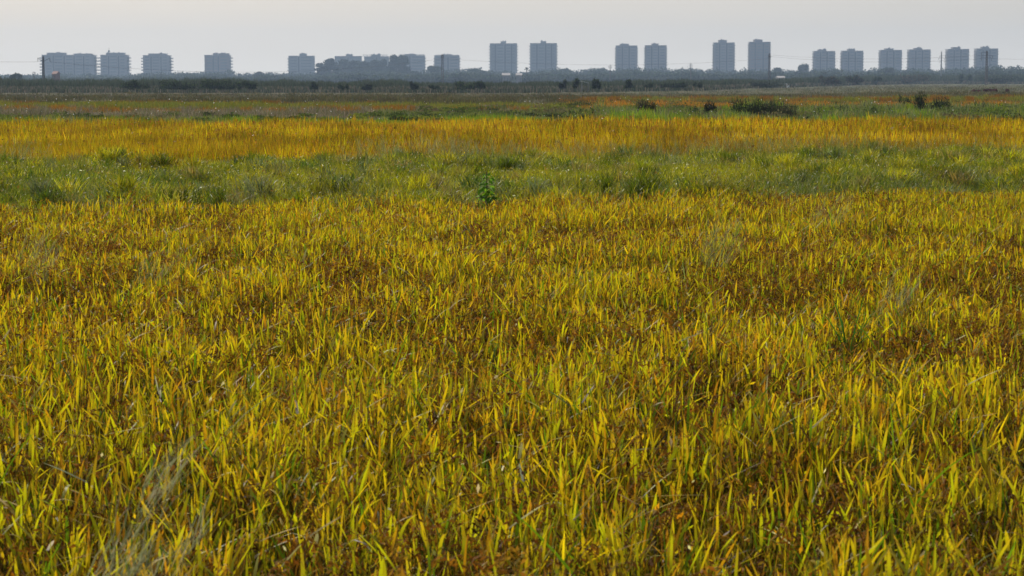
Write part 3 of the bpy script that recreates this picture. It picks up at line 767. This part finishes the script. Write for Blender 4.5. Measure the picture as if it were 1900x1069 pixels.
# ------------------------------------------------------------------ apartment towers
TW = 2500.
def tower(name, x0, x1, ytop, raised, label, wall=None, stub=0., stubs='both', nst=None, rows=False, slab=None, rz=0., ndiv=2, group=None, Y=TW, antenna=None, rec=None, thick=None):
    wall = wall or M_WALL
    if name == 'apartment_tower' and stub: x0 += stub*.8; x1 -= stub*.8; stub *= 1.7
    H = zat(ytop, Y); xc = .5*(xat(x0, Y)+xat(x1, Y)); W = (x1-x0)*Y/F
    if rz:
        D = 15.; W = (W - D*abs(math.sin(rz)))/math.cos(rz)
    else: D = 18.
    root = empty(name, (xc, Y, 0), label, 'apartment block', group, rz)
    hs = 3.05; n = int(H/hs); hs = H/n
    mb = MB()
    # facade made of projecting bays separated by recesses
    rec = rec if rec is not None else [.5]
    cuts = [(-W/2 + W*r - .9, -W/2 + W*r + .9) for r in rec]
    a = -W/2
    mb.box(-W/2+.4, W/2-.4, -D/2+1.6, D/2, 0, H-.3)
    xs_ = []
    for c0, c1 in cuts + [(W/2, W/2)]:
        mb.box(a, c0, -D/2, -D/2+1.62, 0, H); xs_.append((a, c0)); a = c1
    hs_ = H/int(H/3.05)
    if not rows:
        for (a_, b_) in xs_:
            for s_ in range(1, int(H/3.05)): mb.box(a_-.05, b_+.05, -D/2-.05, -D/2+.01, s_*hs_-.10, s_*hs_+.10)
    # side wings, set back
    mb.box(-W/2-.02, -W/2+.38, -D/2+4, D/2-3, 0, H-.4); mb.box(W/2-.38, W/2+.02, -D/2+4, D/2-3, 0, H-.4)
    # blank side piers break the facade vertically
    mb.box(-W/2+.3, -W/2+W*.09, -D/2-.22, -D/2+.2, 0, H-.2); mb.box(W/2-W*.09, W/2-.3, -D/2-.22, -D/2+.2, 0, H-.2)
    mb.build('wall', wall, root)
    # dark stair recess
    for c0, c1 in cuts:
        m2 = MB(); m2.box(c0+.02, c1-.02, -D/2+1.3, -D/2+1.59, 0, H-.5); m2.build('stairwell', M_DARK, root)
    # roof parapet
    m2 = MB(); m2.box(-W/2-.25, W/2+.25, -D/2-.25, D/2+.25, H+.003, H+.5); m2.build('roof', M_TRIM, root)
    for (r0, r1, ry) in raised:
        h2 = zat(ry, Y); m2 = MB(); xa, xb = xat(r0, Y)-xc, xat(r1, Y)-xc
        m2.box(xa, xb, -D/2+2.5, D/2-3, H+.503, h2-.4); m2.box(xa-.4, xb+.4, -D/2+2.1, D/2-2.6, h2-.397, h2)
        for q in range(3):
            u = xa + (xb-xa)*rng.uniform(.05, .85); m2.box(u, u+rng.uniform(.6, 1.6), -D/2+5, -D/2+7, h2+.003, h2+rng.uniform(.4, 1.3))
        m2.build('rooftop_block', wall, root)
    if slab:
        for (s0, s1, sy) in slab:
            zs = zat(sy, Y); xa, xb = xat(s0, Y)-xc, xat(s1, Y)-xc; m2 = MB()
            m2.box(xa, xb, -D/2+.5, D/2-4, zs-.35, zs)
            k = 7
            for q in range(k):
                u = xa+1 + (xb-xa-2)*q/(k-1)
                m2.box(u-.2, u+.2, -D/2+1, -D/2+1.4, H+.503, zs-.353)
            m2.build('roof_canopy', M_TRIM, root)
    # storeys: window strip and floor slab on the front of each bay, balconies at the ends
    first = max(0, int(zat(147, Y)/hs)-1)
    for s in range(max(first, 1), n):
        z = s*hs
        for (a, b) in xs_:
            wd = b-a
            if wd < 1.2: continue
            m2 = MB(); m2.box(a+wd*.12, b-wd*.12, -D/2-.03, -D/2+.05, z+1.0, z+2.3); m2.build('window', M_GLASS, root)
            if rows: m2 = MB(); m2.box(a+.4, b-.4, -D/2-1.3, -D/2-.035, z-.15, z+.95); m2.build('balcony', M_WALL, root)
        for sg in (-1, 1):
            if stub > 0 and (stubs == 'both' or (stubs == 'left') == (sg < 0)):
                sb_ = stub*1.2*Y/F; m2 = MB(); th = thick or .9
                e = sg*(W/2+.03); f = sg*(W/2+.03+sb_)
                x_0, x_1 = min(e, f), max(e, f)
                m2.box(x_0, x_1, -D/2+1.0, D/2-3.5, z-.2, z+.02)
                m2.box(x_1-.2 if sg > 0 else x_0, x_1 if sg > 0 else x_0+.2, -D/2+1.0, D/2-3.5, z+.023, z+th)
                m2.box(x_0+.21, x_1-.21, -D/2+1.0, -D/2+1.2, z+.023, z+th)
                m2.build('balcony', M_TRIM, root)
    if antenna:
        ax, ay = antenna; m2 = MB(); za = zat(ay, Y); xa = xat(ax, Y)-xc
        m2.bar((xa, 0, H), (xa, 0, za), .35, .15, 5); m2.box(xa-.9, xa+.9, -.5, .5, za-4.5, za-2.6); m2.box(xa-1.2, xa+1.2, -.7, .7, za-6.5, za-5.8)
        m2.build('antenna', M_RUST, root)
    return root
LG_ = 'balconied blocks at the left of the skyline'
tower('apartment_block', 81.5, 177.5, 102.8, [(90, 122.4, 98), (139.6, 171, 99.6)], 'long double apartment block at the far left, widest on the skyline', M_WALL, 3.6, group=LG_, rec=[.22, .43, .62, .8], Y=2440)
tower('apartment_block', 190, 238.5, 102.8, [(199.5, 231.7, 98)], 'balconied block with a rooftop mast, second from left', M_WALL, 3.2, group=LG_, rec=[.3, .68], antenna=(203, 89), Y=2440)
tower('apartment_block', 268.5, 316.8, 103.6, [(277.7, 310, 99.5)], 'balconied block with stubs on both sides, third from left', M_WALL, 3.2, group=LG_, rec=[.3, .68], Y=2460)
tower('apartment_block', 382, 427.7, 103, [(397, 405, 99), (407.6, 425, 99.2)], 'lone warm-grey block with balconies only on its right side, fourth from left', M_BRICKW, 3.0, 'right', group=LG_, rec=[.35, .55], Y=2480)
tower('apartment_block', 537, 583.5, 104.6, [(557, 569, 99.6)], 'block with one narrow rooftop box, just left of the tall trees', M_WALL2, 1.6, 'left', rec=[.4], rz=0)
hd = 'blocks behind and beside the tall trees'
tower('apartment_block', 622.6, 671, 105.2, [(643, 654, 101)], 'block half hidden behind the left of the tall trees', M_WALL2, 0, rec=[.5], group=hd, Y=2520)
tower('apartment_block', 677, 722, 105.5, [(690, 706, 101.2)], 'block with long roof slab mostly hidden behind the tall trees', M_WALL2, 0, rec=[.5], slab=[(673.6, 720, 102)], group=hd, Y=2520)
tower('apartment_block', 741, 788.5, 103.6, [(752, 772, 100.6)], 'banded block with thin roof slab at the right end of the tall trees', M_WALL2, 1.4, 'right', rows=True, rec=[.42], slab=[(742, 788, 101)], group=hd)
tower('apartment_block', 806.5, 852.5, 104, [(822, 838, 101)], 'banded block with thin roof slab behind the central steel pole', M_WALL2, 1.4, rows=True, rec=[.55], slab=[(808, 852, 102)], group=hd)
cp = 'central pair of wide towers'
tower('apartment_tower', 908.5, 960, 81.6, [(929, 939, 77.2)], 'wide tower left of the centre pair', M_WALL2, 1.0, rec=[.2, .56, .8], group=cp)
tower('apartment_tower', 983, 1033.5, 81.2, [(1003, 1013, 76.9)], 'wide tower right of the centre pair', M_WALL2, 1.0, rec=[.25, .58, .8], group=cp)
mp_ = 'mid-right pair of towers'
tower('apartment_tower', 1141.6, 1182, 85.6, [(1150, 1166, 81.6)], 'left tower of the mid-right pair, below the centre', M_WALL, .8, rec=[.3, .62], group=mp_)
tower('apartment_tower', 1195.8, 1236, 85.1, [(1208.6, 1220.6, 81.1)], 'right tower of the mid-right pair', M_WALL, .8, rec=[.3, .62], group=mp_)
tp_ = 'two tallest towers'
tower('apartment_tower', 1322.4, 1361.6, 80, [(1332.6, 1346.9, 74.6)], 'left one of the two tallest towers, free of poles', M_WALL, .7, rec=[.28, .62], group=tp_)
tower('apartment_tower', 1388.2, 1427.6, 78.8, [(1398, 1413, 73.6)], 'tallest tower, with a steel pole on its right edge', M_BRICKW, .6, rec=[.28, .66], group=tp_)
rp = 'six small towers at the right'
for i, (a, b, t, r0, r1, ry, lab) in enumerate([
    (1508, 1547.2, 95.8, 1517, 1531, 92, 'small tower beside the umbrella pine, first of the six at right'), (1560, 1599.2, 95.2, 1572, 1584, 91.1, 'second of the six small towers at right'),
    (1631, 1670.4, 93.8, 1641, 1655, 90), (1684, 1723.4, 92.9, 1695.5, 1708, 89.1), (1755, 1794.4, 92, 1765, 1779, 87.8), (1808.3, 1848, 91.1, 1820, 1832, 86.9)] if False else [
    (1508, 1547.2, 95.8, 1517, 1531, 92, 'small tower beside the umbrella pine, first of six at right'), (1560, 1599.2, 95.2, 1572, 1584, 91.1, 'second of the six small towers at right'),
    (1631, 1670.4, 93.8, 1641, 1655, 90, 'third of the six small towers at right'), (1684, 1723.4, 92.9, 1695.5, 1708, 89.1, 'fourth of six small towers at right, left of the pale pole'),
    (1755, 1794.4, 92, 1765, 1779, 87.8, 'fifth of six small towers at right, right of the pale pole'), (1808.3, 1848, 91.1, 1820, 1832, 86.9, 'rightmost tower, behind a dark pole with crossarms')]):
    tower('apartment_tower', a, b, t, [(r0, r1, ry)], lab, M_WALL, .7, rec=[.3, .62], group=rp)

# low houses and sheds
def house(px0, px1, top, base, Y, label, wall, roofm, name='small_house', dep=8):
    zt = zat(top, Y); x0, x1 = xat(px0, Y), xat(px1, Y); xc = (x0+x1)/2
    root = empty(name, (xc, Y, 0), label, 'house'); w = (x1-x0)/2
    m = MB(); m.box(-w, w, 0, dep, 0, zt*.8); m.build('wall', wall, root)
    m = MB(); b = len(m.v)
    m.v += [(-w-.3, -.4, zt*.8+.003), (w+.3, -.4, zt*.8+.003), (w+.3, dep+.4, zt*.8+.003), (-w-.3, dep+.4, zt*.8+.003), (-w-.3, dep/2, zt), (w+.3, dep/2, zt)]
    m.f += [(0, 1, 5, 4), (2, 3, 4, 5), (0, 4, 3), (1, 2, 5), (0, 3, 2, 1)]
    m.build('roof', roofm, root)
    m = MB(); m.box(-w*.5, -w*.2, -.05, .02, zt*.4, zt*.65); m.build('window', M_GLASS, root)
    m = MB(); m.box(w*.3, w*.6, -.05, .02, .0, zt*.55); m.build('door', M_DARK, root)
house(97, 104, 132, 143, 900, 'small red-brick shed at the foot of the long left block', M_BRICK, M_BRICK, 'brick_shed')
house(932, 946, 135.5, 142, 1230, 'pale house among trees below the left central tower', M_WALL, M_WALL)
house(958, 968, 135.5, 140, 1230, 'pale house between the two central towers', M_WALL, M_WALL)
house(1444, 1456, 141, 146, 1000, 'low pale house right of the tallest tower', M_WALL, M_WALL)
# white slanting roof (greenhouse end) near the centre right
Y = 338; root = empty('white_shelter', (xat(1086, Y), Y, 0), 'white slanting roof of a low shelter between two dark bushes', 'shelter')
za, zb = zat(150.3, Y), zat(153.8, Y); w = 7*Y/F
m = MB(); m.hexa([(-w, 0, za-.07), (w, 0, zb-.07), (w, 2.4, zb-.07), (-w, 2.4, za-.07), (-w, 0, za), (w, 0, zb), (w, 2.4, zb), (-w, 2.4, za)]); m.build('roof', M_WHITE, root)
for a in (-w+.1, w-.1):
    for b in (.15, 2.2):
        m = MB(); m.bar((a, b, 0), (a, b, (za if a < 0 else zb)-.15), .04); m.build('post', M_STEEL, root)

# ------------------------------------------------------------------ power poles and wires
def pole(px, top, Y, label, mat, arms, lattice=True, r=.35, name='power_pole'):
    H = zat(top, Y); root = empty(name, (xat(px, Y), Y, 0), label, 'power pole', 'power poles')
    m = MB()
    if lattice:
        for sx in (-1, 1):
            for sy in (-1, 1): m.bar((sx*r, sy*r, 0), (sx*r*.45, sy*r*.45, H), .12)
        k = 14
        for i in range(k):
            z0, z1 = H*i/k, H*(i+1)/k; a = r*(1-.55*i/k); b = r*(1-.55*(i+1)/k); s = 1 if i % 2 else -1
            for sy in (-1, 1):
                m.bar((-s*a, sy*a, z0), (s*b, sy*b, z1), .07); m.bar((sy*a, -s*a, z0), (sy*b, s*b, z1), .07)
    else: m.bar((0, 0, 0), (0, 0, H), r, r*.55, 8)
    m.build('mast', mat, root)
    pts = []
    for (pyy, l, rr, tilt) in arms:
        z = zat(pyy, Y); a, b = -l*Y/F, rr*Y/F
        m = MB(); m.bar((a, 0, z), (0, 0, z-tilt), .09); m.bar((0, 0, z-tilt), (b, 0, z), .09)
        arm = m.build('crossarm', mat, root)
        for q in (a, b):
            if abs(q) < .3: continue
            m = MB()
            for g_ in range(4): m.bar((q, 0, z-.15-g_*.22), (q, 0, z-.27-g_*.22), .17, .08, 6)
            m.bar((q, 0, z), (q, 0, z-1.05), .05)
            m.build('insulator', M_DARK, arm); pts.append((root.location.x+q, Y, z-1.05))
    return pts
a1 = pole(81, 104.5, 620, 'rusty lattice pole with raised crossarms in front of the long left block', M_RUST, [(107.5, 10, 12, 1.0)], r=.28)
a2 = pole(821, 100.6, 760, 'dark steel lattice pole in front of the banded central block', M_RUST, [(103, 2.2, 2.2, 0), ], r=.42)
a3 = pole(1427.3, 99, 850, 'dark lattice pole against the right edge of the tallest tower', M_RUST, [(103, 2.2, 2.2, 0)], r=.4)
a4 = pole(1830, 94.5, 800, 'dark pole with wide crossarms in front of the rightmost tower', M_RUST, [(97, 10, 2, 0), (103.5, 10, 11, 0), (107.5, 10, 9, 0)], r=.36)
a5 = pole(1746, 95.5, 1300, 'pale concrete pole with three crossarms between two right-hand towers', M_STEEL, [(103, 3, 7, 0), (108.3, 5, 6, 0), (113.2, 4, 6, 0)], lattice=False, r=.5)
a6 = pole(1132, 120, 1350, 'tiny distant pole above trees left of the mid-right pair', M_RUST, [(122.5, 3, 3, 0), (124.5, 2, 2, 0)], lattice=False, r=.3)
a7 = pole(1281.5, 116.5, 1350, 'tiny distant pole above trees left of the tallest pair', M_RUST, [(119.5, 3, 3, 0), (121.5, 2, 2, 0)], lattice=False, r=.3)
a8 = pole(63.5, 133, 900, 'tiny pole top above the trees left of the long double block', M_RUST, [(134.2, 3, 3, 0)], lattice=False, r=.25)
def wire(A, B, sag, label, r=.03):
    m = MB(); k = 14; A = Vector(A); B = Vector(B); P = []
    for i in range(k+1):
        t = i/k; p = A.lerp(B, t); p.z -= sag*4*t*(1-t); P.append(p)
    for i in range(k): m.bar(P[i], P[i+1], r, n=3)
    o = m.build('power_line', M_RUST); tag(o, label, 'power line', 'power lines')
def atp(px, py, Y): return (xat(px, Y), Y, zat(py, Y))
wire(atp(-120, 110, 620), a1[0], .3, 'power line leaving the left pole toward the left edge')
wire(a1[1], atp(818.8, 103+6, 760), 3.6, 'long sagging power line from the left pole to the central steel pole', .032)
wire(atp(823.2, 109, 760), atp(1425, 109, 850), 2.2, 'power line from the central steel pole to the pole at the tallest tower', .032)
wire(atp(1429.5, 105, 850), a4[2], 1.6, 'power line from the tallest tower pole to the rightmost pole, lower one', .03)
wire(atp(1429.5, 102, 850), a4[0], 1.4, 'power line from the tallest tower pole to the rightmost pole, upper one', .03)
wire(a4[3], atp(2050, 107, 800), .4, 'power line leaving the rightmost pole toward the right edge')

# ------------------------------------------------------------------ bird
Y = 300; bz = zat(164, Y)
bm = bmesh.new()
def ell(c, r, rot=0):
    mt = Matrix.Translation(c) @ Matrix.Rotation(rot, 4, 'Y') @ Matrix.Diagonal((*r, 1))
    bmesh.ops.create_uvsphere(bm, u_segments=12, v_segments=8, radius=1, matrix=mt)
ell((0, 0, .38), (.22, .09, .10), -.5); ell((-.14, 0, .58), (.035, .035, .16), .25); ell((-.19, 0, .74), (.07, .035, .035)); ell((-.30, 0, .73), (.09, .012, .012)); ell((.2, 0, .30), (.1, .05, .03), .5)
for s in (-1, 1): ell((0, .04*s, .15), (.01, .01, .18))
me = bpy.data.meshes.new('egret'); bm.to_mesh(me); bm.free(); me.materials.append(M_WHITE)
o = bpy.data.objects.new('egret', me); COL.objects.link(o); o.location = (xat(1462, Y), Y, bz-.15)
tag(o, 'small white egret standing in the far field below the second right pole', 'bird')

# ------------------------------------------------------------------ haze
m, nt, out = nodes('haze_air')
vp = nt.nodes.new('ShaderNodeVolumePrincipled'); vp.inputs['Color'].default_value = (.425, .575, .785, 1); vp.inputs['Density'].default_value = .00019
vp.inputs['Anisotropy'].default_value = .35
nt.links.new(vp.outputs[0], out.inputs['Volume'])
mb = MB(); mb.box(-2700, 2700, -70, 3050, -1, 70); hz = mb.build('haze', m)
tag(hz, 'pale blue haze lying over the whole plain', 'haze', kind='stuff')

# ------------------------------------------------------------------ light
SUN_EL, SUN_AZ = R(40), R(-20)       # azimuth clockwise from +Y (negative: left of the view)
w = bpy.data.worlds.new('World'); S.world = w; w.use_nodes = True
nt = w.node_tree; bg = nt.nodes['Background']
sk = nt.nodes.new('ShaderNodeTexSky'); sk.sky_type = 'NISHITA'; sk.sun_disc = False
sk.sun_elevation = SUN_EL; sk.sun_rotation = SUN_AZ; sk.air_density = 1.0; sk.dust_density = 3.0; sk.ozone_density = 1.0
bg.inputs['Strength'].default_value = 0.10
# thin bright veil of high haze low in the sky, fading upward
tcn = nt.nodes.new('ShaderNodeTexCoord'); sx = nt.nodes.new('ShaderNodeSeparateXYZ'); nt.links.new(tcn.outputs['Generated'], sx.inputs[0])
mr = nt.nodes.new('ShaderNodeMapRange'); mr.inputs[1].default_value = 0; mr.inputs[2].default_value = .17; mr.inputs[3].default_value = .72; mr.inputs[4].default_value = .0
nt.links.new(sx.outputs[2], mr.inputs[0])
mpn = nt.nodes.new('ShaderNodeMapping'); mpn.inputs['Scale'].default_value = (1.2, 1.2, 22); nt.links.new(tcn.outputs['Generated'], mpn.inputs[0])
cn = nt.nodes.new('ShaderNodeTexNoise'); cn.inputs['Scale'].default_value = 2.2; cn.inputs['Detail'].default_value = 5; nt.links.new(mpn.outputs[0], cn.inputs['Vector'])
mc = nt.nodes.new('ShaderNodeMapRange'); mc.inputs[1].default_value = .3; mc.inputs[2].default_value = .7; mc.inputs[3].default_value = .93; mc.inputs[4].default_value = 1.08
nt.links.new(cn.outputs[0], mc.inputs[0])
vm = nt.nodes.new('ShaderNodeVectorMath'); vm.operation = 'SCALE'; vm.inputs[0].default_value = (7.85, 7.78, 7.65); nt.links.new(mc.outputs[0], vm.inputs['Scale'])
hz_ = nt.nodes.new('ShaderNodeMapRange'); hz_.inputs[1].default_value = 0; hz_.inputs[2].default_value = .035; hz_.inputs[3].default_value = 1; hz_.inputs[4].default_value = 0
nt.links.new(sx.outputs[2], hz_.inputs[0])
hm = nt.nodes.new('ShaderNodeMix'); hm.data_type = 'RGBA'; nt.links.new(hz_.outputs[0], hm.inputs[0]); nt.links.new(vm.outputs[0], hm.inputs[6]); hm.inputs[7].default_value = (11.3, 10.9, 10.2, 1)
mxs = nt.nodes.new('ShaderNodeMix'); mxs.data_type = 'RGBA'
nt.links.new(mr.outputs[0], mxs.inputs[0]); nt.links.new(sk.outputs[0], mxs.inputs[6]); nt.links.new(hm.outputs[2], mxs.inputs[7])
nt.links.new(mxs.outputs[2], bg.inputs['Color'])
sd = bpy.data.lights.new('sun', 'SUN'); sd.energy = 4.2; sd.angle = R(.6); sd.color = (1, .93, .82)
so = bpy.data.objects.new('sun', sd); COL.objects.link(so)
sv = Vector((math.sin(SUN_AZ)*math.cos(SUN_EL), math.cos(SUN_AZ)*math.cos(SUN_EL), math.sin(SUN_EL)))
so.rotation_euler = sv.to_track_quat('Z', 'Y').to_euler(); so.location = (0, 0, 60)

S.view_settings.view_transform = 'Standard'; S.view_settings.look = 'None'; S.view_settings.exposure = 0; S.view_settings.gamma = 1
S.cycles.max_bounces = 6; S.cycles.diffuse_bounces = 3; S.cycles.transmission_bounces = 3; S.cycles.volume_bounces = 0
S.cycles.transparent_max_bounces = 8
